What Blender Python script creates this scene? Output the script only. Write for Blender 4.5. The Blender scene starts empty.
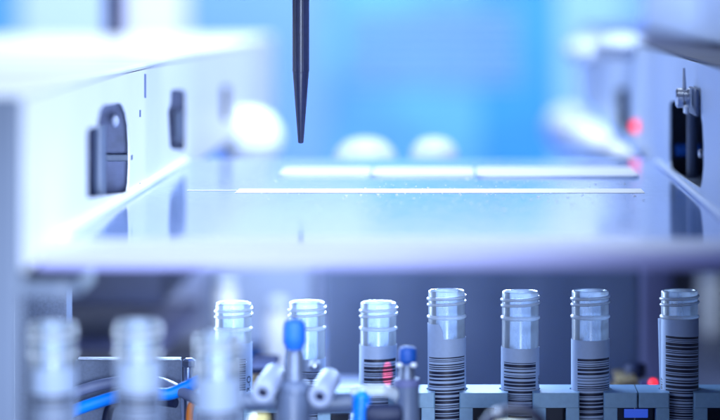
import bpy, bmesh, math, random
from mathutils import Vector, Matrix
random.seed(7)
C = bpy.context.scene.collection
R = math.radians
S = 0.00034            # metres per photo pixel at the focus distance
D = 0.92               # focus distance
Z0 = 540 * S           # camera height above the machine floor
MM = 0.001

def P(px, py, k=1.0):
    return Vector(((px - 460) * S * k, D * k, Z0 - (py + 5) * S * k))
def L(off, k, h):      # off = pixels right of the vanishing line at focus, h = pixels below eye level
    return Vector((off * S, D * k, Z0 - h * S))

# ------------------------------------------------------------------ materials
def mat(name, col, rough=0.5, metal=0.0, var=0.06, scale=60, bump=0.0, emit=None, estr=0, spec=0.5, coat=0.0):
    m = bpy.data.materials.new(name); m.use_nodes = True
    nt = m.node_tree; b = nt.nodes['Principled BSDF']
    b.inputs['Roughness'].default_value = rough
    b.inputs['Metallic'].default_value = metal
    b.inputs['Specular IOR Level'].default_value = spec
    b.inputs['Coat Weight'].default_value = coat
    tc = nt.nodes.new('ShaderNodeTexCoord')
    n = nt.nodes.new('ShaderNodeTexNoise'); n.inputs['Scale'].default_value = scale; n.inputs['Detail'].default_value = 5
    nt.links.new(tc.outputs['Object'], n.inputs['Vector'])
    r = nt.nodes.new('ShaderNodeValToRGB')
    r.color_ramp.elements[0].position = .3; r.color_ramp.elements[1].position = .7
    r.color_ramp.elements[0].color = tuple(max(0, c * (1 - var)) for c in col) + (1,)
    r.color_ramp.elements[1].color = tuple(min(1, c * (1 + var)) for c in col) + (1,)
    nt.links.new(n.outputs['Fac'], r.inputs['Fac'])
    nt.links.new(r.outputs['Color'], b.inputs['Base Color'])
    if bump:
        bp = nt.nodes.new('ShaderNodeBump'); bp.inputs['Strength'].default_value = bump; bp.inputs['Distance'].default_value = .0003
        nt.links.new(n.outputs['Fac'], bp.inputs['Height']); nt.links.new(bp.outputs['Normal'], b.inputs['Normal'])
    if emit:
        b.inputs['Emission Color'].default_value = emit + (1,); b.inputs['Emission Strength'].default_value = estr
    return m

M = {}
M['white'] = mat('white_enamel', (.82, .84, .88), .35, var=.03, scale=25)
M['housing'] = mat('housing_enamel', (.74, .78, .88), .4, var=.03, scale=25)
M['peri'] = mat('pale_blue_enamel', (.56, .67, .88), .4, var=.03, scale=25)
M['postgrey'] = mat('darkened_blue_grey_enamel', (.1, .13, .2), .45, var=.04, scale=25)  # dark tone carries the shade of the left housing's front
M['matte'] = mat('matte_white_tape', (.86, .88, .9), .8, var=.02, scale=25, spec=.05)
M['pale2'] = mat('pale_plastic', (.6, .66, .8), .5, var=.03)
M['dullsteel'] = mat('dull_steel', (.17, .2, .28), .5, metal=.7, var=.1, scale=300)
M['frost'] = mat('frosted_acrylic', (.62, .65, .8), .45, var=.03, scale=40)
M['sheet'] = mat('pale_blue_sheet', (.26, .32, .48), .5, var=.06)
M['greyplas2'] = mat('port_grey_plastic', (.32, .36, .5), .4, var=.08, scale=200)
M['navycap'] = mat('dark_blue_plastic', (.003, .07, .34), .55, var=.1)
M['azuredeep'] = mat('deep_azure_panel', (.015, .24, .97), .5, var=.2, scale=8)
M['dome'] = mat('dome_plastic', (.42, .48, .62), .55, var=.03)
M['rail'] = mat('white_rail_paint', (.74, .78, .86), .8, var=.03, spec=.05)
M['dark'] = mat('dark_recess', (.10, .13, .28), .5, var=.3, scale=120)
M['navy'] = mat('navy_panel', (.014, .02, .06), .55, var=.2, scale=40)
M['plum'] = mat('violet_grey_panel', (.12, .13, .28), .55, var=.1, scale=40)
M['greyplate'] = mat('grey_textured_plate', (.11, .14, .22), .5, var=.12, scale=900, bump=.2)
M['steel'] = mat('steel', (.5, .54, .64), .3, metal=1, var=.08, scale=300)
M['brass'] = mat('tan_brass', (.55, .38, .16), .4, metal=.3, var=.2, scale=200)
M['black'] = mat('black_carbon_plastic', (.016, .019, .055), .3, var=.2, scale=400)
M['ink'] = mat('black_ink', (.008, .009, .03), .5, var=.1)
M['label'] = mat('paper_label', (.35, .42, .56), .6, var=.03, scale=700, bump=.1)
M['rack'] = mat('rack_plastic', (.2, .33, .45), .42, var=.06, scale=500, bump=.12)
M['bluecap'] = mat('blue_plastic', (.004, .11, .5), .6, var=.1, scale=200)
M['bluecable'] = mat('bright_blue_sheath', (.0, .27, .95), .35, var=.05, scale=200)
M['hose'] = mat('grey_hose_rubber', (.17, .2, .32), .4, var=.1, scale=200)
M['greyplas'] = mat('lavender_grey_plastic', (.1, .13, .21), .45, var=.08, scale=200)
M['yellow'] = mat('yellow_plastic', (.62, .5, .16), .45, var=.1, scale=200)
M['orange'] = mat('orange_wire', (.8, .22, .03), .4)
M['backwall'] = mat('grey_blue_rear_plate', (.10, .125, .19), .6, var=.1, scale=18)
M['floor'] = mat('dark_floor_plate', (.12, .15, .28), .4, var=.2, scale=50)
M['azure'] = mat('azure_panel', (.09, .35, .96), .5, var=.35, scale=9)
M['cyan'] = mat('light_cyan_panel', (.24, .45, 1.0), .5, var=.08, scale=6)
M['sky'] = mat('periwinkle_panel', (.15, .33, .95), .5, var=.08, scale=6)
M['pale'] = mat('pale_panel', (.5, .64, .98), .5, var=.05, scale=6)
M['lilac'] = mat('lilac_white_panel', (.72, .74, .97), .5, var=.03, scale=6)
M['redlamp'] = mat('red_lamp_lens', (.4, .01, .01), .3, emit=(1, .02, .03), estr=2.2)
M['bluelamp'] = mat('blue_lamp_lens', (.05, .15, .9), .3, emit=(.04, .13, .9), estr=.45)

def frosted(name, tint, dens):
    m = bpy.data.materials.new(name); m.use_nodes = True
    nt = m.node_tree; nt.nodes.clear(); N = nt.nodes.new; lk = nt.links.new
    out = N('ShaderNodeOutputMaterial')
    tr = N('ShaderNodeBsdfTransparent'); tr.inputs[0].default_value = (.86, .92, 1, 1)
    df = N('ShaderNodeBsdfTranslucent'); df.inputs[0].default_value = tint + (1,)
    dd = N('ShaderNodeBsdfDiffuse'); dd.inputs[0].default_value = tint + (1,)
    gl = N('ShaderNodeBsdfGlossy'); gl.inputs['Roughness'].default_value = .24
    m1 = N('ShaderNodeMixShader'); m1.inputs[0].default_value = .5
    lk(df.outputs[0], m1.inputs[1]); lk(dd.outputs[0], m1.inputs[2])
    fr = N('ShaderNodeFresnel'); fr.inputs[0].default_value = 1.42
    lw = N('ShaderNodeLayerWeight'); lw.inputs[0].default_value = .35
    tc = N('ShaderNodeTexCoord'); nz = N('ShaderNodeTexNoise'); nz.inputs['Scale'].default_value = 420; nz.inputs['Detail'].default_value = 4
    mp = N('ShaderNodeMapping'); mp.inputs['Scale'].default_value = (1, 1, .22)
    lk(tc.outputs['Object'], mp.inputs[0]); lk(mp.outputs[0], nz.inputs['Vector'])
    ma = N('ShaderNodeMath'); ma.operation = 'MULTIPLY_ADD'; ma.inputs[1].default_value = .55; ma.inputs[2].default_value = dens - .13
    lk(lw.outputs['Facing'], ma.inputs[0])
    mb = N('ShaderNodeMath'); mb.operation = 'MULTIPLY_ADD'; mb.inputs[1].default_value = .3
    lk(nz.outputs['Fac'], mb.inputs[0]); lk(ma.outputs[0], mb.inputs[2]); mb.use_clamp = True
    m2 = N('ShaderNodeMixShader'); lk(mb.outputs[0], m2.inputs[0]); lk(tr.outputs[0], m2.inputs[1]); lk(m1.outputs[0], m2.inputs[2])
    m3 = N('ShaderNodeMixShader'); lk(fr.outputs[0], m3.inputs[0]); lk(m2.outputs[0], m3.inputs[1]); lk(gl.outputs[0], m3.inputs[2])
    lk(m3.outputs[0], out.inputs[0])
    return m
M['tube'] = frosted('frosted_clear_plastic', (.88, .94, 1.0), .24)
M['ridge'] = frosted('frosted_thread_plastic', (.95, .98, 1.0), .7)

def shelf_material():
    m = mat('glossy_white_acrylic', (.22, .34, .68), .035, var=.04, scale=30, spec=.6)
    nt = m.node_tree; b = nt.nodes['Principled BSDF']; N = nt.nodes.new; lk = nt.links.new
    tc = N('ShaderNodeTexCoord'); v = N('ShaderNodeTexNoise'); v.inputs['Scale'].default_value = 350; v.inputs['Detail'].default_value = 6
    lk(tc.outputs['Object'], v.inputs['Vector'])
    r = N('ShaderNodeMapRange'); r.inputs[1].default_value = .225; r.inputs[2].default_value = .8; r.inputs[3].default_value = .03; r.inputs[4].default_value = .16
    lk(v.outputs['Fac'], r.inputs[0]); lk(r.outputs[0], b.inputs['Roughness'])
    return m
M['shelf'] = shelf_material()
M['shelfedge'] = mat('shaded_lilac_acrylic', (.36, .35, .66), .4, var=.02, scale=30)  # the shelf front face's shade is mixed into this lilac

# ------------------------------------------------------------------ mesh helpers
def box(bm, p0, p1, bevel=0.0, seg=2):
    p0, p1 = Vector(p0), Vector(p1)
    c = (p0 + p1) / 2; s = Vector([max(abs(a), 1e-6) for a in (p1 - p0)])
    r = bmesh.ops.create_cube(bm, size=1, matrix=Matrix.Translation(c) @ Matrix.Diagonal(s).to_4x4())
    if bevel:
        es = list({e for v in r['verts'] for e in v.link_edges})
        bmesh.ops.bevel(bm, geom=es, offset=bevel, segments=seg, profile=.6, affect='EDGES')

def frame(d):
    d = d.normalized(); a = Vector((0, 0, 1)) if abs(d.z) < .9 else Vector((1, 0, 0))
    u = d.cross(a).normalized(); return u, u.cross(d).normalized()

def lathe(bm, base, axis, prof, seg=48, closed=False, capped=True):
    """prof: list of (radius, distance along axis)"""
    base = Vector(base); axis = Vector(axis).normalized(); u, w = frame(axis); rings = []
    for r, t in prof:
        if r < 1e-7: rings.append([bm.verts.new(base + axis * t)])
        else: rings.append([bm.verts.new(base + axis * t + (u * math.cos(2*math.pi*i/seg) + w * math.sin(2*math.pi*i/seg)) * r) for i in range(seg)])
    pairs = list(zip(rings, rings[1:])) + ([(rings[-1], rings[0])] if closed else [])
    for a, b in pairs:
        for i in range(seg):
            j = (i + 1) % seg
            if len(a) == 1 and len(b) == 1: continue
            if len(a) == 1: bm.faces.new((a[0], b[i], b[j]))
            elif len(b) == 1: bm.faces.new((a[i], b[0], a[j]))
            else: bm.faces.new((a[i], b[i], b[j], a[j]))
    if capped and not closed:
        if len(rings[0]) > 1: bm.faces.new(rings[0])
        if len(rings[-1]) > 1: bm.faces.new(rings[-1])
    bmesh.ops.recalc_face_normals(bm, faces=bm.faces[:])

def rod(bm, a, b, r0, r1=None, seg=32, rnd=.0):
    a, b = Vector(a), Vector(b); r1 = r0 if r1 is None else r1; l = (b - a).length
    if rnd:
        q = min(rnd, r0 * .9, r1 * .9, l * .4)
        pr = [(r0 - q, 0), (r0 - q*.3, q*.25), (r0, q), (r1, l - q), (r1 - q*.3, l - q*.25), (r1 - q, l)]
    else: pr = [(r0, 0), (r1, l)]
    lathe(bm, a, b - a, pr, seg)

def ball(bm, c, rx, ry=None, rz=None, seg=32):
    ry = rx if ry is None else ry; rz = rx if rz is None else rz
    bmesh.ops.create_uvsphere(bm, u_segments=seg, v_segments=seg // 2, radius=1, matrix=Matrix.Translation(Vector(c)) @ Matrix.Diagonal((rx, ry, rz)).to_4x4())

def smooth_path(pts, n=10):
    pts = [Vector(p) for p in pts]; q = [2*pts[0] - pts[1]] + pts + [2*pts[-1] - pts[-2]]; out = []
    for i in range(1, len(q) - 2):
        a, b, c, d = q[i-1:i+3]
        for j in range(n):
            t = j / n
            out.append(.5 * (2*b + (c - a)*t + (2*a - 5*b + 4*c - d)*t*t + (3*b - a - 3*c + d)*t**3))
    out.append(pts[-1]); return out

def pipe(bm, pts, r, seg=12, raw=False):
    pts = [Vector(p) for p in pts] if raw else smooth_path(pts)
    rings = []; u = None
    for i, p in enumerate(pts):
        d = (pts[min(i+1, len(pts)-1)] - pts[max(i-1, 0)]).normalized()
        if u is None: u = frame(d)[0]
        u = (u - d * u.dot(d)).normalized(); w = d.cross(u)
        rr = r(i / (len(pts) - 1)) if callable(r) else r
        rings.append([bm.verts.new(p + (u*math.cos(2*math.pi*j/seg) + w*math.sin(2*math.pi*j/seg)) * rr) for j in range(seg)])
    for a, b in zip(rings, rings[1:]):
        for i in range(seg): bm.faces.new((a[i], b[i], b[(i+1) % seg], a[(i+1) % seg]))
    bm.faces.new(rings[0]); bm.faces.new(rings[-1])
    bmesh.ops.recalc_face_normals(bm, faces=bm.faces[:])

WL = {}
def empty(name, loc):
    o = bpy.data.objects.new(name, None); o.empty_display_size = .005; C.objects.link(o); o.location = loc
    WL[o.name] = Vector(loc); return o
def obj(name, bm, m, parent=None, angle=35):
    me = bpy.data.meshes.new(name)
    if isinstance(bm, bpy.types.Mesh): me = bm
    else: bm.to_mesh(me); bm.free()
    loc = WL[parent.name] if parent else None
    if parent: me.transform(Matrix.Translation(-loc))
    else:
        xs = [v.co for v in me.vertices]
        loc = Vector((sum(v.x for v in xs)/len(xs), sum(v.y for v in xs)/len(xs), min(v.z for v in xs)))
        me.transform(Matrix.Translation(-loc))
    me.materials.clear(); me.materials.append(m if not isinstance(m, str) else M[m])
    for p in me.polygons: p.use_smooth = True
    me.set_sharp_from_angle(angle=R(angle))
    o = bpy.data.objects.new(name, me); C.objects.link(o)
    if parent: o.parent = parent; WL[o.name] = WL[parent.name].copy()
    else: o.location = loc; WL[o.name] = loc
    return o
def tag(o, label, cat, group=None, kind=None):
    if kind: o['kind'] = kind
    if label: o['label'] = label
    if cat: o['category'] = cat
    if group: o['group'] = group
    return o
def new(): return bmesh.new()
def mk(name, m, parent, fn, *a, **k):
    bm = new(); fn(bm, *a, **k); o = obj(name, bm, m, parent)
    if fn is box: o.modifiers.new('normals', 'WEIGHTED_NORMAL').keep_sharp = True
    return o

def plate2d(outlines, thick):
    cu = bpy.data.curves.new('outline', 'CURVE'); cu.dimensions = '2D'; cu.fill_mode = 'BOTH'; cu.extrude = thick / 2
    for pts in outlines:
        sp = cu.splines.new('POLY'); sp.points.add(len(pts) - 1); sp.use_cyclic_u = True
        for q, (x, y) in zip(sp.points, pts): q.co = (x, y, 0, 1)
    o = bpy.data.objects.new('outline', cu); C.objects.link(o)
    dg = bpy.context.evaluated_depsgraph_get(); dg.update()
    me = bpy.data.meshes.new_from_object(o.evaluated_get(dg))
    bpy.data.objects.remove(o); bpy.data.curves.remove(cu)
    return me

# ------------------------------------------------------------------ setting
fl = mk('floor', 'floor', None, box, (-.9, .35, -.01), (.9, 3.3, 0)); fl['kind'] = 'structure'

# rear panels of the machine room (far, out of focus)
KB = 3.0
rp = empty('rear_wall', (0, KB*D, 0))
tag(rp, 'far blurred rear wall of the machine in blue, pale and navy vertical panels', 'rear wall')
def rear(name, m, x0, x1, y0=-62, y1=230, dk=0.0):
    a = P(x0, y1, KB); b = P(x1, y0, KB)
    return mk(name, m, rp, box, (a.x, KB*D - dk, max(a.z, .001)), (b.x, KB*D + .02, b.z), .002)
rear('panel_strip', 'azure', -420, 18)
rear('panel_strip', 'pale', 18.6, 121)
rear('panel_strip', 'lilac', 122, 186)
rear('panel_strip', 'sky', 187, 330)
rear('panel_strip', 'azure', 330.6, 480)
rear('panel_strip', 'azuredeep', 480.6, 556)
rear('panel_strip', 'cyan', 556.6, 625)
rear('panel_strip', 'sky', 625.6, 1300)
rear('upper_panel', 'lilac', -420, 1300, -420, -113)  # unseen top band, colour chosen for the shelf's reflection
rear('middle_panel', 'pale', -420, 372, -112, -62.7)  # unseen middle band, pale to brighten what the shelf mirrors
rear('middle_panel', 'azure', 372.7, 545, -112, -62.7)
rear('middle_panel', 'pale', 545.7, 1300, -112, -62.7)
bm = new()
for i in range(9):
    y = 8 + i * 9
    a, b = P(345, y + 4, KB), P(520, y, KB)
    box(bm, (a.x, KB*D - .006, a.z), (b.x, KB*D - .0005, b.z), .001)
obj('louvre', bm, 'cyan', rp)

# ------------------------------------------------------------------ left housing
XL, XR = -320, 230
def kl(px): return 320 / (460 - px)
def kr(px): return 230 / (px - 460)
def wl(px, py): k = kl(px); return (D*k, Z0 - (py+5)*S*k)
def wr(px, py): k = kr(px); return (D*k, Z0 - (py+5)*S*k)
def to_wall(me, X):
    for v in me.vertices: v.co = Vector((X + v.co.z, v.co.x, v.co.y))
    return me
win1 = smooth = None
w1 = [(88, 130), (89, 128), (97, 127), (100, 110), (104, 105), (112, 104), (120, 103), (123, 106), (126, 113), (128.5, 125), (129.6, 145), (129.8, 165), (129, 183), (127.5, 191.5), (124, 193), (88, 198.5), (87.2, 196), (87, 135)]
w2 = [(168, 112), (169, 108), (170.5, 104), (171, 92), (173, 89.5), (184, 90), (186.5, 94), (187, 110), (187, 140), (186.5, 149), (184, 150.5), (172, 149), (170, 146), (169, 130)]
w3 = [(222, 88), (224, 86), (229, 86), (231, 89), (231, 118), (229, 121), (224, 121), (222, 118)]
lh = empty('instrument_housing', L(-330, .735, 540))
tag(lh, 'white left housing with dark cut-out windows along its inner wall', 'housing')
k0, k1 = .735, 1.72
outer = [(D*k0, Z0 - 76*S), (D*k1, Z0 - 76*S), (D*k1, Z0 - 202*S), (D*k0, Z0 - 202*S)]
me = plate2d([outer, [wl(*p) for p in w1], [wl(*p) for p in w2], [wl(*p) for p in w3]], .0006)
obj('inner_wall', to_wall(me, XL*S - .0003), 'white', lh)
mk('top_panel', 'white', lh, box, L(-1000, k0, 75.7), L(-320, k1, 69), .0012)
mk('front_panel', 'postgrey', lh, box, L(-1000, k0 - .006, 539), L(-321, k0, 75), .001)  # front of the white housing, its shade painted in as grey
mk('rear_end', 'white', lh, box, L(-1000, k1, 202), L(-321, k1 + .01, 75), .001)
mk('bottom_panel', 'navy', lh, box, L(-1000, k0 + .0005, 206), L(-322.5, k1, 203))
# interiors of the cut-outs
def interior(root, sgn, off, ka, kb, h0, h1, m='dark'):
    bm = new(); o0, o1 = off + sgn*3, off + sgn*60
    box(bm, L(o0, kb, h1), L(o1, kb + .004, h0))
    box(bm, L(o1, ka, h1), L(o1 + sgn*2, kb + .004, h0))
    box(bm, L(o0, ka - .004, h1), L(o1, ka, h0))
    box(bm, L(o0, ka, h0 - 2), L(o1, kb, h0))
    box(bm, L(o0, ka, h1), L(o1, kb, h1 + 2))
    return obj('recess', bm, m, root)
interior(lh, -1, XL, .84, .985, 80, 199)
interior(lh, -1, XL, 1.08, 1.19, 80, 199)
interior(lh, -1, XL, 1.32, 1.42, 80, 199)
mk('spindle', 'greyplas', lh, rod, P(99.5, 125, .93), P(99.5, 206, .93), .0021, seg=24)
mk('knob', 'greyplas2', lh, ball, P(115, 121, .955), .0014, .0014, .0022)
mk('cross_bar', 'greyplas', lh, box, P(104, 160.5, .978), P(131, 154.5, .972), .0006)
mk('spindle', 'greyplas', lh, rod, P(178, 112, 1.165), P(178, 140, 1.165), .0016, seg=16)
def wallmark(root, px0, px1, py0, py1, m, name, side='l', t=.00012):
    f = wl if side == 'l' else wr
    me = plate2d([[f(px0, py0), f(px1, py0), f(px1, py1), f(px0, py1)]], t)
    return obj(name, to_wall(me, (XL if side == 'l' else XR)*S), m, root)
wallmark(lh, 144.2, 146.0, 74, 98, 'dark', 'slot')
wallmark(lh, 139.3, 140.8, 110, 117, 'dark', 'slot')
wallmark(lh, 139.5, 140.9, 183, 188, 'dark', 'slot')
bm = new(); pipe(bm, [L(-318, .80, 193), L(-318, .95, 193), L(-318, 1.16, 193)], .0016, 14); obj('base_bead', bm, 'white', lh)
mk('screw', 'steel', lh, ball, L(-345, .765, 75), .0016, .0016, .001)

pb = P(114.5, 40.5, 1.66); bm = new(); rod(bm, Vector((pb.x, pb.y, Z0 - 75*S)), Vector((pb.x, pb.y, Z0 + .09)), 11*S*1.66, 11*S*1.66, 24, .001)
tag(obj('post', bm, 'black'), 'dark navy round post standing on the far top of the left housing', 'post')
# white support post and pale bracket at the lower left
sp = tag(mk('support_post', 'greyplate', None, box, P(14, 533, 1.0), P(72.5, 190, 1.015), .0008), 'dark grey upright post with a bright edge under the left end of the shelf', 'post')
bk = tag(mk('bracket', 'postgrey', None, box, P(-30, 297, .76), P(96, 266, .80), .004, 4), 'pale rounded bracket under the front left corner of the shelf', 'bracket')

# ------------------------------------------------------------------ right housing
rh = empty('instrument_housing', L(300, .7, 540))
tag(rh, 'pale blue right housing with one dark window, a chrome clamp pin and dark seam', 'housing')
k0, k1 = .70, 1.95
outer = [(D*k0, Z0 - 66*S), (D*k1, Z0 - 66*S), (D*k1, Z0 - 202*S), (D*k0, Z0 - 202*S)]
rw1 = [(669.5, 104), (671, 101), (697, 101), (700, 110), (702.5, 125), (703.5, 145), (703.5, 165), (702.5, 178), (701, 187), (699, 188), (672, 170), (670, 168), (669.2, 160)]
rw2 = [(615, 92), (617, 88), (625, 88), (628, 92), (629, 120), (627, 136), (622, 137), (617, 134), (615, 128)]
me = plate2d([outer, [wr(*p) for p in rw1], [wr(*p) for p in rw2]], .0006)
obj('inner_wall', to_wall(me, XR*S + .0003), 'peri', rh)
mk('top_panel', 'navy', rh, box, L(231, k0, 65.7), L(900, k1, 62), .0006)
mk('rear_end', 'peri', rh, box, L(231, k1, 202), L(900, k1 + .01, 62), .001)
mk('bottom_panel', 'navy', rh, box, L(232.5, k0 + .0005, 206), L(900, k1, 203))
mk('upper_cover', 'peri', rh, box, L(300, k0, 61.6), L(900, 1.65, -160), .004, 3)
interior(rh, 1, XR, .93, 1.12, 80, 199, 'postgrey')
interior(rh, 1, XR, 1.34, 1.52, 80, 160)
mk('spindle', 'greyplas', rh, rod, P(692, 112, 1.06), P(692, 178, 1.06), .0019, seg=20)
mk('spindle', 'bluecap', rh, rod, P(676, 150, 1.1), P(700, 150, 1.1), .0024, seg=20)
cp = mk('clamp_block', 'greyplas', rh, box, P(688.5, 113, .985), P(699.5, 89, .955), .0006)
mk('clamp_pin', 'steel', cp, lathe, P(675.5, 98, .97), (1, 0, 0), [(.0026, 0), (.0033, .0006), (.0033, .0024), (.0029, .0026), (.0029, .0038), (.0033, .004), (.0033, .0046)], 28)
mk('wire_pin', 'steel', cp, rod, P(684.3, 90, .97), P(684, 68, .97), .00075, .0004, 12)
mk('clamp_foot', 'white', cp, box, P(683, 113, .968), P(688.3, 106, .958), .0004)
mk('stud', 'steel', rh, lathe, P(698.3, 153.5, .955), (1, 0, 0), [(.0008, 0), (.0014, .0003), (.0014, .0012), (.0008, .0013), (.0008, .003)], 16)
bm = new(); pipe(bm, [L(228, .80, 193), L(228, .95, 193), L(228, 1.16, 193)], .0012, 14); obj('base_bead', bm, 'peri', rh)
rl = tag(mk('indicator_lamp', 'redlamp', None, lathe, P(636.8, 126.5, 1.295), (-.1, -1, 0), [(.0027, 0), (.0027, .001), (.002, .002), (0, .0026)], 28), 'small red indicator lamp glowing on the inner face of the right wall', 'lamp')

# ------------------------------------------------------------------ shelf
sh = empty('acrylic_shelf', L(-45, .95, 206))
tag(sh, 'glossy pale acrylic shelf spanning between the two white housings above the tubes', 'shelf')
mk('plate', 'shelf', sh, box, L(-319.5, .8, 207), L(229.5, 1.19, 195))
mk('front_strip', 'frost', sh, box, L(-319.5, .764, 206.5), L(229.5, .7995, 194.9))
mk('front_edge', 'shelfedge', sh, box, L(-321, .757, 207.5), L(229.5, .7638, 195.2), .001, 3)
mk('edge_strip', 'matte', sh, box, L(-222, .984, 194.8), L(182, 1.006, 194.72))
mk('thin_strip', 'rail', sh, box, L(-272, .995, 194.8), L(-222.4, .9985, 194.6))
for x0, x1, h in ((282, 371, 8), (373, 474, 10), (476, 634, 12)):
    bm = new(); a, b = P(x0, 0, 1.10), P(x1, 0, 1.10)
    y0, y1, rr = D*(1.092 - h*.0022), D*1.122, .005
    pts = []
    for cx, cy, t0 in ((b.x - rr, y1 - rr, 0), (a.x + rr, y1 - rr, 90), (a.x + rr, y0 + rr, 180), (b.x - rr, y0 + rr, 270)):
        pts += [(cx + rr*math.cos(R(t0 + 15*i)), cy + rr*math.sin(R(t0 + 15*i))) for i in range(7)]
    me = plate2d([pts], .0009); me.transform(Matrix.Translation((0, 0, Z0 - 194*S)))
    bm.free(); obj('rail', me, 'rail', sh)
bm = new()
for i in range(240):
    k = random.uniform(.90, 1.06); px = random.choice([random.uniform(350, 640), random.uniform(450, 650), random.uniform(240, 640)])
    c = P(px, 0, k); r = random.uniform(.00006, .00024) * (1 if random.random() < .85 else 1.8)
    bmesh.ops.create_icosphere(bm, subdivisions=1, radius=1, matrix=Matrix.Translation((c.x, c.y, Z0 - 195*S + r*.2)) @ Matrix.Diagonal((r*1.5, r*2, r*.7)).to_4x4())
tag(obj('dust', bm, 'white'), 'tiny white dust specks scattered on the glossy shelf', 'dust', kind='stuff')

# ------------------------------------------------------------------ dispensing needle
nd = empty('dispensing_needle', P(300.5, 143, 1.0))
tag(nd, 'black tapered dispensing tip hanging point down over the shelf', 'dispensing tip')
tip = P(300.8, 143.5, 1.0)
u = S
mk('tip_cone', 'black', nd, lathe, tip, (0, 0, 1), [(1.3*u, 0), (2.6*u, .6*u), (2.9*u, 2*u), (7.9*u, 68*u), (8.0*u, 70*u)], 40)
mk('shaft', 'black', nd, lathe, tip + Vector((0, 0, 70*u)), (0, 0, 1), [(8.0*u, 0.01*u), (8.25*u, 2*u), (8.3*u, 200*u)], 40)
bm = new()
for i in range(6):
    a = 2*math.pi*i/6 + .35
    c = tip + Vector((math.sin(a)*8.2*u, -math.cos(a)*8.2*u, 0))
    box(bm, c + Vector((-.4*u, -.4*u, 72*u)), c + Vector((.4*u, .4*u, 200*u)))
obj('rib', bm, 'navy', nd)
mk('collar', 'steel', nd, lathe, tip + Vector((0, 0, 200*u)), (0, 0, 1), [(12*u, 0), (14*u, 2*u), (14*u, 40*u), (20*u, 42*u), (20*u, 120*u)], 40)

# ------------------------------------------------------------------ sample tubes
TL = 0.072           # tube length
RO, RI = 6.25*MM, 5.35*MM
def tube_body():
    bm = new()
    prof = [(0, 0), (2.5*MM, .3*MM), (5*MM, 2*MM), (RO, 5*MM), (RO, TL - .6*MM), (RO - .2*MM, TL - .15*MM), (RO - .45*MM, TL),
            (RI + .15*MM, TL - .1*MM), (RI, TL - .7*MM), (RI, 6*MM), (4*MM, 3*MM), (0, 1.5*MM)]
    lathe(bm, (0, 0, 0), (0, 0, 1), prof, 64, capped=False); return bm
def ring(bm, z, r, w, dr):
    lathe(bm, (0, 0, z), (0, 0, 1), [(r - .05*MM, -w), (r + dr*.8, -w*.5), (r + dr, 0), (r + dr*.8, w*.5), (r - .05*MM, w)], 64, capped=False)
def thread_mesh(phase=0):
    bm = new()
    n = 120; pts = []; turns = 1.85
    for i in range(n + 1):
        t = i / n; a = phase + 2*math.pi*turns*t
        z = TL - 5.0*MM + 3.6*MM*t
        pts.append(((RO + .12*MM)*math.sin(a), -(RO + .12*MM)*math.cos(a), z))
    pipe(bm, pts, lambda t: .52*MM*min(1, t*14 + .15, (1 - t)*14 + .15), 10, raw=True)
    ring(bm, TL - 8.9*MM, RO, .75*MM, .55*MM)
    return bm
RLAB = RO + .16*MM
def arc_sheet(bm, r, a0, a1, z0, z1, seg=40, th=.12*MM, topf=None, both=None):
    vs = []
    for i in range(seg + 1):
        a = a0 + (a1 - a0)*i/seg; zt = z1 + (topf(a) if topf else 0)
        zb = z0
        if both: zt += both(a); zb += both(a)
        q = []
        for rr in (r, r + th):
            for z in (zb, zt): q.append(bm.verts.new((rr*math.sin(a), -rr*math.cos(a), z)))
        vs.append(q)
    for p, q in zip(vs, vs[1:]):
        bm.faces.new((p[2], q[2], q[3], p[3])); bm.faces.new((p[0], p[1], q[1], q[0]))
        bm.faces.new((p[1], p[3], q[3], q[1])); bm.faces.new((p[0], q[0], q[2], p[2]))
    bm.faces.new((vs[0][0], vs[0][2], vs[0][3], vs[0][1])); bm.faces.new((vs[-1][0], vs[-1][1], vs[-1][3], vs[-1][2]))
def wrap_text(txt, size, ang, z, r, up=True):
    cu = bpy.data.curves.new('lettering', 'FONT'); cu.body = txt; cu.size = size; cu.extrude = .01*MM; cu.offset = .07*MM; cu.align_x = 'LEFT'; cu.align_y = 'CENTER'; cu.resolution_u = 2
    o = bpy.data.objects.new('lettering', cu); C.objects.link(o)
    dg = bpy.context.evaluated_depsgraph_get(); dg.update()
    me = bpy.data.meshes.new_from_object(o.evaluated_get(dg)); bpy.data.objects.remove(o); bpy.data.curves.remove(cu)
    for v in me.vertices:
        x, y, e = v.co; a = ang - y / r; rr = r + .03*MM + e      # text runs up the tube
        v.co = Vector((rr*math.sin(a), -rr*math.cos(a), z + x))
    return me
BODY = None
def shared(name, bm, m, parent):
    o = obj(name, bm, m, parent); return o
proto = {}
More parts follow.
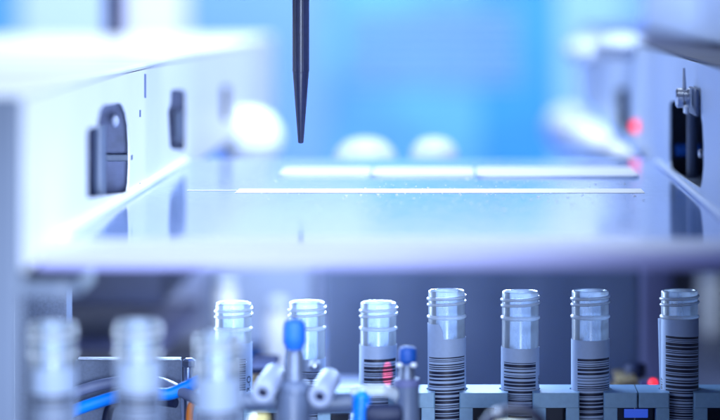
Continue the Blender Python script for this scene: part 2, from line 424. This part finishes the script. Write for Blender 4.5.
def sample_tube(px, py, k, ltop, label, group, bar_px=(12, 999), seed=1, side_text=None, text_ang=None, lab_arc=(-158, 160), bars=(-62, 68), tilt=0, flap=False, corner=False, yaw=0, mini=False):
    rnd = random.Random(seed)
    top = P(px, py, k); loc = Vector((top.x, top.y, top.z - TL))
    root = bpy.data.objects.new('sample_tube', None); C.objects.link(root); root.empty_display_size = .004
    WL[root.name] = Vector((0, 0, 0))
    tag(root, label, 'sample tube', group)
    if not proto:
        proto['b'] = obj('tube_body', tube_body(), 'tube', root, 50); proto['t'] = obj('screw_thread', thread_mesh(R(-120)), 'ridge', root, 50)
    else:
        for q in ('b', 't'):
            c = proto[q].copy(); C.objects.link(c); c.parent = root
    zl = TL - (ltop - py)*S*k
    bm = new(); a0, a1 = R(lab_arc[0]), R(lab_arc[1])
    amp = rnd.uniform(-.25, .25)*MM
    slope = rnd.uniform(-.35, .35)*MM
    def slant(a): return slope*math.sin(a)
    def topf(a):
        z = amp * math.sin(a)
        if corner:  # rounded tab of the label rising at the left
            d = math.degrees(a)
            if d < -8: z += 5*MM * min(1, max(0, (-8 - d)/14))**.5
        return z
    arc_sheet(bm, RLAB, a0, a1, 12*MM, zl, 72, topf=topf)
    lab = obj('paper_label', bm, 'label', root)
    if flap:
        bm = new(); r0 = RLAB; n = 10
        vv = []
        for i in range(n + 1):
            t = i / n; z = zl - .1*MM - 26*MM*t; o = (1 - t)**.8
            vv.append([bm.verts.new(c) for c in ((r0*math.sin(R(-72)), -r0*math.cos(R(-72)), z), ((-6.62 - .3*o)*MM, -.6*MM, z), ((-6.5 - .75*o)*MM, 1.4*MM, z - .3*MM))])
        for a, b in zip(vv, vv[1:]):
            bm.faces.new((a[0], a[1], b[1], b[0])); bm.faces.new((a[1], a[2], b[2], b[1]))
        bmesh.ops.solidify(bm, geom=bm.faces[:], thickness=.1*MM)
        obj('loose_edge', bm, 'label', lab)
    bm = new()
    if mini:
        z = zl - 5.4*MM
        while z > zl - 16*MM:
            w = rnd.choice((.3, .3, .5))*MM; g = rnd.choice((.32, .36, .5))*MM
            arc_sheet(bm, RLAB + .125*MM, R(22), R(44), z - w, z, 10, .015*MM); z -= w + g
    else:
        z = zl - bar_px[0]*S*k
        while z > 14*MM:
            w = rnd.choice((.22, .26, .36, .42, .6, .8, 1.0))*MM; g = rnd.choice((.3, .32, .36, .55, .8))*MM
            arc_sheet(bm, RLAB + .125*MM, R(bars[0]), R(bars[1]), z - w, z, 28, .015*MM, both=slant); z -= w + g
    obj('barcode', bm, 'ink', lab)
    if side_text:
        obj('lettering', wrap_text(side_text[0], side_text[1]*MM, R(text_ang), zl - side_text[2]*MM, RLAB + .125*MM), 'ink', lab)
    root.location = loc; root.rotation_euler = (0, R(tilt), R(yaw))
    return root

GR, GC, GF = 'sharp tubes in the right rack', 'sharp tubes in the middle rack', 'blurred tubes of the nearest row'
sample_tube(233.5, 302.5, 1.02, 341.5, 'open clear tube with lettered label rising behind the rightmost blurred front tube', GC, seed=3, mini=True, side_text=('A.R-O', 3.3, 20), text_ang=60)
sample_tube(307, 301.5, 1.02, 357, 'open clear tube standing directly behind the large blue-capped valve', GC, seed=4)
sample_tube(377, 302, 1.02, 344, 'open tube whose barcode is struck by a red scanning light', GC, seed=5, bar_px=(13, 0), bars=(-46, 70), tilt=.4)
sample_tube(447.3, 290, 1.0, 337, 'frosted bright tube with a rounded label tab at its left edge', GR, seed=6, bar_px=(18, 0), bars=(-66, 66), corner=True, tilt=-.2)
sample_tube(519.7, 291, 1.0, 346.5, 'clear tube with low-set label and small letter at the right of its bars', GR, seed=9, bar_px=(14, 0), bars=(-58, 52), side_text=('KC', 2.2, 12.5), text_ang=76, tilt=.2)
sample_tube(590.3, 290, 1.0, 338.5, 'clear blue-tinted tube beside the joint between the two racks, plain label edge', GR, seed=12, bar_px=(18, 0), bars=(-44, 74), tilt=0)
sample_tube(679.5, 290, 1.0, 317.5, 'rightmost tube, its long label reaching almost to the thread', 'single tube in the far right rack', seed=15, bar_px=(17, 0), bars=(-50, 72), flap=True, side_text=('0417', 1.9, 24), text_ang=-72)
sample_tube(53, 322, .825, 366, 'blurred tube at the far left, in front of the grey post', GF, seed=20, bar_px=(26, 0))
sample_tube(138.5, 320.5, .825, 360, 'blurred tube in front of the grey plate and the cables', GF, seed=22, bar_px=(28, 0))
sample_tube(218, 333, .825, 376, 'blurred tube overlapping the lettered tube, shortest of the front row', GF, seed=25, bar_px=(34, 0))

# ------------------------------------------------------------------ tube racks
def rack(px_list, x_lo, x_hi, k, top_py, label):
    yc = D*k; zt = Z0 - (top_py + 5)*S*k
    X = lambda px: (px - 460)*S*k
    root = empty('tube_rack', (X(sum(px_list)/len(px_list)), yc, 0)); tag(root, label, 'tube rack', 'grey blue tube racks')
    rr, hw, f, b = 7.1*MM, 4.1*MM, -10*MM, 9.5*MM
    pts = [(X(x_lo), b), (X(x_lo), f)]
    for px in px_list:
        xc = X(px); a0 = math.asin(hw/rr)
        pts += [(xc - hw, f)]
        for i in range(25):
            a = a0 + (2*math.pi - 2*a0)*i/24
            pts.append((xc - rr*math.sin(a), -rr*math.cos(a)))
        pts += [(xc + hw, f)]
    pts += [(X(x_hi), f), (X(x_hi), b)]
    me = plate2d([pts], 5*MM)
    me.transform(Matrix.Translation((0, yc, zt - 2.5*MM)))
    o = obj('top_plate', me, 'rack', root)
    bv = o.modifiers.new('bevel', 'BEVEL'); bv.width = .45*MM; bv.segments = 2; bv.limit_method = 'ANGLE'; bv.angle_limit = R(50)
    for px in px_list:
        for s in (-1, 1):
            xa = X(px) + s*hw; xb = xa + s*4.6*MM
            xb = max(X(x_lo) + .2*MM, min(X(x_hi) - .2*MM, xb))
            mk('post', 'rack', root, box, (min(xa, xb), yc + f + .25*MM, 5*MM), (max(xa, xb), yc - 4*MM, zt - 5.05*MM), .4*MM)
    mk('back_panel', 'navy', root, box, (X(x_lo), yc + 7.6*MM, 5*MM), (X(x_hi), yc + 9.4*MM, zt - 5.1*MM))
    mk('base_plate', 'rack', root, box, (X(x_lo), yc - 9.8*MM, 0.2*MM), (X(x_hi), yc + 9.4*MM, 4.9*MM), .4*MM)
    return root
rack([447.3, 519.7, 590.3], 408, 635.6, 1.0, 388.5, 'grey-blue slotted rack holding the three sharp tubes right of the middle')
rack([679.5, 751], 636.8, 790, 1.0, 388.5, 'grey-blue slotted rack at the far right holding the rightmost tube')
rack([233.5, 307, 377], 196, 407, 1.02, 394, 'slotted rack behind the valves, mostly hidden, under the lettered tube')
tag(mk('indicator_bar', 'bluelamp', None, box, P(624, 417.5, 1.004), P(648, 409, 1.0035), .0002), 'small glowing blue bar inside the opening of the far right rack', 'indicator light')

# ------------------------------------------------------------------ behind the tubes, under the shelf
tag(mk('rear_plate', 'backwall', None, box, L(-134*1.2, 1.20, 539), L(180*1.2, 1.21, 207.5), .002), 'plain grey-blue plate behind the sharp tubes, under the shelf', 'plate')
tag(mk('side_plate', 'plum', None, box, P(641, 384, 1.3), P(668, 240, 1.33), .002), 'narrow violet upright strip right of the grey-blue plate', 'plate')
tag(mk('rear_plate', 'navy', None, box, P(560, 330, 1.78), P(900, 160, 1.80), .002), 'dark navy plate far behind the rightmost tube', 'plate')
wt = tag(mk('white_ledge', 'white', None, box, P(296, 420, 1.10), P(364, 374.5, 1.14), .001), 'low white ledge behind the rack, between the large valve and the red-lit tube', 'ledge')
cb = empty('dark_cabinet', P(140, 380, 1.35)); tag(cb, 'dark navy cabinet with a violet band for a lit top, behind the grey plate at left', 'cabinet')
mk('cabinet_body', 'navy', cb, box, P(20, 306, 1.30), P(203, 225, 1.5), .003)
mk('lit_top_band', 'plum', cb, box, P(20, 343, 1.33), P(200, 307.5, 1.5), .003)  # lit top surface of a lower box, put in as lighter violet
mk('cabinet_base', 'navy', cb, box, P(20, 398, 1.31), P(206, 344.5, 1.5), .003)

bx = empty('white_box', P(265, 380, 1.5)); tag(bx, 'bright white box with a blue foot strip, seen between the two left sharp tubes', 'box')
mk('box_body', 'sheet', bx, box, P(206, 346, 1.47), P(325, 200, 1.6), .004)
mk('foot_strip', 'bluecable', bx, box, P(206, 362, 1.465), P(325, 346.5, 1.6), .003)
def bottle(px, py, k, rpx, hpx, label, group=None, cat='bottle'):
    b = P(px, py + hpx, k); t = P(px, py, k); r = rpx*S*k
    root = empty('white_bottle', b); tag(root, label, cat, group)
    h = t.z - b.z; hb = h - 1.1*r if h > 2.4*r else h*.5
    mk('bottle_body', 'white', root, lathe, b, (0, 0, 1), [(r*.92, 0), (r, r*.15), (r, hb - r*.5), (r*.85, hb - r*.1), (r*.8, hb)], 40)
    mk('domed_cap', 'dome', root, lathe, b + Vector((0, 0, hb)), (0, 0, 1), [(r*.8, .0001), (r*.98, r*.08), (r*.99, r*.3), (r*.9, (h-hb)*.62), (r*.62, (h-hb)*.88), (r*.3, (h-hb)*.98), (0, h-hb)], 40, False, False)
bottle(365, 137, 1.30, 32, 270, 'white dome-capped bottle behind the shelf, wider of the two left of centre', 'dome-capped bottles behind the shelf')
bottle(434, 137, 1.30, 24, 270, 'white dome-capped bottle behind the shelf, narrower one nearer the middle', 'dome-capped bottles behind the shelf')
bottle(226, 274, 1.40, 11, 120, 'small white bottle standing before the white box at its left side', 'small white bottles under the shelf')
bottle(278, 296, 1.40, 13, 90, 'small white bottle directly left of the tube behind the blue-capped valve', 'small white bottles under the shelf')
bottle(712, 262, 1.6, 14, 110, 'tall white bottle at the right edge beside the rightmost tube', 'small white bottles under the shelf')
mk_ = mk('blue_block', 'bluecap', None, box, P(632, 362, 1.5), P(668, 346, 1.56), .003); tag(mk_, 'bright blue block on the floor left of the rightmost tube', 'block')
kn = tag(mk('round_knob', 'pale2', None, ball, P(250, 138, 1.45), 33*S*1.45, 28*S, 31*S*1.45), 'large round white knob at the far end of the left wall', 'knob')
tag(mk('tapered_cone', 'white', None, rod, P(566, 128, 1.9), P(634, 158, 1.22), 22*S*1.9, 5*S, 32, .004), 'white tapered cone pointing along the foot of the right wall', 'cone')
bm = new(); ball(bm, P(590, 50, 1.64), 27*S*1.64, .03, 13*S*1.64); tag(obj('lit_corner_blob', bm, 'dome'), 'white blob for the lit far top of the right wall, lower left one', 'cap', 'white blobs on the right wall')  # bright lit top corner of the wall, shaped as pale ellipsoids
bm = new(); ball(bm, P(621, 46, 1.34), 27*S*1.34, .03, 14*S*1.34); tag(obj('lit_corner_blob', bm, 'dome'), 'white blob for the lit far top of the right wall, larger right one', 'cap', 'white blobs on the right wall')

# brass blocks
br = empty('valve_block', P(640, 392, 1.12)); tag(br, 'tan brass block with a dark knob, behind the rack at right', 'valve block')
bm = new(); box(bm, P(617, 420, 1.10), P(662, 379, 1.14), .001); box(bm, P(617, 379.5, 1.10), P(633, 374, 1.13), .0008); obj('block_body', bm, 'brass', br)
mk('knob', 'navy', br, lathe, P(635, 377, 1.12), (0, 0, 1), [(.0035, 0), (.0042, .0006), (.0042, .004), (.0036, .0052), (.001, .0055)], 24)
mk('dark_plate', 'dark', br, box, P(640, 412, 1.096), P(662, 380.5, 1.0985), .0004)
tag(mk('indicator_lamp', 'redlamp', None, ball, P(653, 383, 1.09), .0016), 'tiny red lamp glowing on the brass block left of the rightmost tube', 'lamp')
b2 = empty('valve_block', P(258, 384, 1.1)); tag(b2, 'tan brass block with a dark cover, left of the large blue-capped valve', 'valve block')
mk('block_body', 'brass', b2, box, P(247, 420, 1.08), P(277, 368, 1.12), .0015)
mk('dark_cover', 'navy', b2, box, P(246, 367.6, 1.08), P(280, 361, 1.12), .001)

# ------------------------------------------------------------------ valves in front
def hexcap(bm, c, r, h, seg=10):
    lathe(bm, c, (0, 0, 1), [(r*.72, -.12*h), (r*.8, 0), (r, h*.12), (r*1.02, h*.35), (r, h*.72), (r*.86, h*.92), (r*.5, h)], seg)
KV = .91
vb = empty('valve', P(293, 440, KV)); tag(vb, 'large blurred valve with blue cap and two grey side ports', 'valve')
q = S*KV
hb_ = mk('cap', 'bluecap', vb, hexcap, P(294.5, 346, KV), 11.3*q, 27*q, 12)
mk('stem', 'dullsteel', vb, lathe, P(294.5, 381, KV), (0, 0, 1), [(10.5*q, 0), (9.6*q, 3*q), (9.2*q, 24*q), (8.2*q, 27*q), (8.2*q, 30*q), (6.5*q, 31*q), (6.5*q, 36*q)], 28)
mk('collar', 'greyplas', vb, lathe, P(294.5, 392, KV), (0, 0, 1), [(17*q, 0), (17*q, 5*q), (15*q, 9*q), (11*q, 12*q), (10*q, 12.5*q)], 32)
bm = new(); rod(bm, P(292.5, 560, KV), P(293, 391.5, KV), 19*q, 17.5*q, 32, .001); obj('body', bm, 'greyplas', vb)
def port(c, d, l):
    bm = new(); c = Vector(c); lathe(bm, c, d, [(5*q, 4*q), (5.2*q, 0), (9*q, -.3*q), (11.2*q, 1*q), (11.8*q, 3*q), (11*q, l)], 28, capped=False)
    p = obj('side_port', bm, 'greyplas2', vb)
    bm = new(); dd = Vector(d).normalized(); lathe(bm, c, d, [(5.1*q, 3*q), (0, 3.1*q)], 20, capped=False); obj('port_hole', bm, 'black', p)
port(P(262.5, 393, KV - .015), (17*q, .04, 22*q), 62*q)
port(P(319.5, 397, KV - .015), (15*q, .04, 20*q), 62*q)
mk('glint_ball', 'steel', vb, ball, P(314.5, 366, KV + .02), 5.5*q)  # bright highlight beside the stem, set as a steel ball
mk('side_tube', 'greyplas', vb, rod, P(232, 402, KV), P(276, 400, KV), 9*q, 9*q, 24)
mk('side_tube', 'greyplas', vb, rod, P(308, 404, KV + .01), P(352, 402, KV + .01), 11*q, 10*q, 24)
tag(mk('cable_clip', 'yellow', None, box, P(246, 440, .87), P(270, 412, .89), .0015), 'yellow clip at the bottom edge under the large valve', 'clip')

KS = .93; q = S*KS
vs_ = empty('valve', P(407, 440, KS)); tag(vs_, 'small blurred valve with blue cap in front of the middle rack', 'valve')
mk('cap', 'navycap', vs_, hexcap, P(407.5, 362, KS), 9.3*q, 15.5*q, 14)
mk('stem', 'dullsteel', vs_, lathe, P(407, 381, KS), (0, 0, 1), [(9*q, 0), (8.4*q, 2*q), (7*q, 12*q), (7*q, 17*q)], 24)
mk('glint_shoulder', 'white', vs_, ball, P(399.5, 365, KS - .004), 3.4*q, 3*q, 2.4*q)  # white beads stand for the glints under the cap
mk('glint_shoulder', 'white', vs_, ball, P(413.5, 365, KS - .004), 3.4*q, 3*q, 2.4*q)
bm = new(); lathe(bm, P(407, 560, KS), (0, 0, 1), [(13*q, 0), (13*q, 150*q), (12*q, 158*q), (12.5*q, 168*q), (12.5*q, 176*q), (10*q, 179*q)], 28); obj('body', bm, 'greyplas', vs_)
mk('grip_ring', 'plum', vs_, lathe, P(407, 386.5, KS), (0, 0, 1), [(12.2*q, 0), (13.4*q, 1*q), (13.4*q, 7*q), (12.2*q, 8*q)], 28)

ft = empty('tube_fitting', P(356, 440, .92)); tag(ft, 'bright blue ribbed fitting with a pale tube, left of the small valve', 'fitting')
q = S*.92
pr = [(8*q, 0)]
for i in range(7): pr += [(10.5*q, (118 + i*5)*q), (10.3*q, (119.6 + i*5)*q), (7*q, (120.6 + i*5)*q), (7*q, (122 + i*5)*q)]
pr += [(5.5*q, 152*q), (3*q, 155*q)]
mk('ribbed_nut', 'bluecable', ft, lathe, P(354, 545, .92), (.05, 0, 1), pr, 20)
bm = new(); pipe(bm, [P(350, 394, .925), P(362, 392, .925), P(385, 391, .925), P(398, 396, .93)], 6.2*q, 16); obj('pale_tube', bm, 'ridge', ft)
bm = new(); rod(bm, P(366, 416, .915), P(403, 414, .915), 11.5*q, 10.5*q, 28, .002)
tag(obj('cable_plug', bm, 'navy'), 'dark navy rounded plug lying below the small blue-capped valve', 'plug')
kq = S*.86
bm = new(); pipe(bm, [P(478, 440, .86), P(491, 418, .86), P(512, 410, .86), P(534, 414, .86), P(552, 440, .86)], 6*kq, 16)
tag(obj('hose', bm, 'black'), 'black hose arching over the yellow connector at the bottom edge', 'hose')
yc_ = empty('connector', P(512, 440, .862)); tag(yc_, 'yellow connector under the arched hose at the bottom edge', 'connector')
mk('connector_body', 'yellow', yc_, lathe, P(512, 477, .868), (0, 0, 1), [(24*kq, 0), (24*kq, 48*kq), (22*kq, 53*kq), (14*kq, 55*kq)], 32)
mk('pale_pin', 'white', yc_, ball, P(497, 412, .852), 3.5*kq)

# ------------------------------------------------------------------ grey plate, bolt and cables at the left
gp = empty('grey_plate', P(130, 530, 1.0)); tag(gp, 'grey textured steel plate with a bright top edge, behind the blurred front tubes', 'plate')
mk('plate_body', 'greyplate', gp, box, P(74.5, 530, 1.0), P(182, 359, 1.0035), .0003)
mk('top_edge', 'steel', gp, box, P(78, 358.7, .999), P(181.5, 357.4, 1.0025), .0002)
bt = empty('bolt', P(189, 420, .985)); tag(bt, 'silver upright bolt at the right end of the grey plate', 'bolt')
mk('bolt_shank', 'steel', bt, rod, P(188, 533, .985), P(188, 366, .985), .0014, seg=20)
mk('bolt_head', 'steel', bt, lathe, P(189, 367, .985), (0, 0, 1), [(.0019, 0), (.0024, .0004), (.0024, .0022), (.0012, .003)], 6)
bm = new(); pipe(bm, [P(189, 425, .97), P(190, 411, .97), P(192, 404, .97), P(198, 400, .97)], .0012, 10); tag(obj('wire', bm, 'orange'), 'short orange wire beside the silver bolt', 'wire')
bm = new(); pipe(bm, [P(60, 418, .975), P(78, 409, .975), P(98, 402, .975), P(120, 396, .975), P(145, 393.5, .975), P(168, 394, .975), P(184, 388, .975), P(200, 380, .975)], .0021, 14)
tag(obj('cable', bm, 'bluecable'), 'bright blue cable crossing in front of the grey plate', 'cable')
bm = new(); pipe(bm, [P(64, 398, .985), P(82, 390, .985), P(105, 384, .985), P(135, 380, .985), P(160, 382.5, .985), P(180, 391, .975), P(206, 404, .965)], .0019, 14)
tag(obj('hose', bm, 'hose'), 'grey hose curving over the blue cable at the grey plate', 'hose')
bm = new(); pipe(bm, [P(106, 425, .985), P(110, 408, .985), P(122, 400, .985), P(150, 400, .985), P(176, 403, .98)], .0016, 12)
tag(obj('hose', bm, 'navy'), 'dark hose bending beneath the blue cable at the grey plate', 'hose')

# ------------------------------------------------------------------ light
def area(name, loc, target, size, power, col, sy=None, spread=None):
    l = bpy.data.lights.new(name, 'AREA'); l.size = size; l.energy = power; l.color = col
    if sy: l.shape = 'RECTANGLE'; l.size_y = sy
    if spread: l.spread = R(spread)
    o = bpy.data.objects.new(name, l); C.objects.link(o); o.location = loc
    o.rotation_euler = (Vector(target) - Vector(loc)).to_track_quat('-Z', 'Y').to_euler(); return o
COOL = (.70, .83, 1.0)
area('key_lamp', (.40, .62, Z0 + .50), (-.10, 1.0, Z0 - .05), .35, 9, COOL)
area('rear_lamp', (.0, 2.0, Z0 + .55), (.0, 2.76, Z0 + .07), .9, 15.5, (.74, .86, 1.0), .3)
area('well_fill', (-.06, 1.12, Z0 + .42), (-.07, 1.33, Z0 - .1), .12, 2.8, COOL)  # added fill brightening the white box and domes, source unseen
area('aisle_fill', (.0, .9, Z0 + .6), (.04, 1.75, Z0 - .02), .12, 4, COOL, spread=70)  # unseen fill added to brighten the cone and far fronts
area('right_well_fill', (.125, 1.22, Z0 - .085), (.137, 1.47, Z0 - .15), .03, .12, COOL)  # fill put in just to brighten the right-hand bottle
area('far_wall_fill', (.07, 1.28, Z0 + .34), (-.11, 1.42, Z0 - .04), .16, .75, COOL)  # light added to whiten the left wall's far end
area('low_left_lamp', P(-120, 330, 1.12), P(500, 335, 1.05), .10, 1.0, (.55, .72, 1.0))
area('front_fill', (.02, .1, Z0 - .05), P(128, 340, .825), .1, .2, (.6, .75, 1.0), spread=24)  # unseen frontal fill for the blurred near tubes
area('under_shelf_fill', L(-190, .865, 216), L(-185, .88, 420), .17, .16, (.6, .75, 1.0), .012)  # invented strip beneath the shelf, added to light the tubes
area('rear_tube_fill', L(-150, 1.10, 232), L(-140, .995, 345), .16, .58, (.46, .66, 1.0), .01)  # backlight added behind the tubes to make them glow
sc = bpy.data.lights.new('scanner_beam', 'SPOT'); sc.energy = 22; sc.color = (1, .05, .06); sc.spot_size = R(1.35); sc.spot_blend = .25; sc.shadow_soft_size = .0005
so = bpy.data.objects.new('scanner_beam', sc); C.objects.link(so); so.location = P(330, 345, .6)
so.rotation_euler = (P(387.5, 374, 1.013) - so.location).to_track_quat('-Z', 'Y').to_euler(); so.scale = (.36, 1, 1)

w = bpy.data.worlds.new('World'); bpy.context.scene.world = w; w.use_nodes = True
w.node_tree.nodes['Background'].inputs[0].default_value = (.42, .56, 1.0, 1); w.node_tree.nodes['Background'].inputs[1].default_value = .22

# ------------------------------------------------------------------ camera
cam = bpy.data.cameras.new('Camera'); co = bpy.data.objects.new('Camera', cam); C.objects.link(co)
co.location = (0, 0, Z0); co.rotation_euler = (R(90), 0, 0)
cam.sensor_width = 36; cam.lens = 36 * D / (720*S)
cam.shift_x = -100/720; cam.shift_y = -215/720
cam.clip_start = .02; cam.clip_end = 50
cam.dof.use_dof = True; cam.dof.focus_distance = D * .995
cam.dof.aperture_fstop = (cam.lens*MM) / .022
cam.dof.aperture_blades = 0
s = bpy.context.scene; s.camera = co
s.view_settings.view_transform = 'Standard'; s.view_settings.look = 'None'; s.view_settings.exposure = 0; s.view_settings.gamma = 1
s.render.engine = 'CYCLES'
cy = s.cycles
cy.use_denoising = True; cy.max_bounces = 10; cy.transparent_max_bounces = 24; cy.sample_clamp_indirect = 4; cy.caustics_reflective = False; cy.caustics_refractive = False
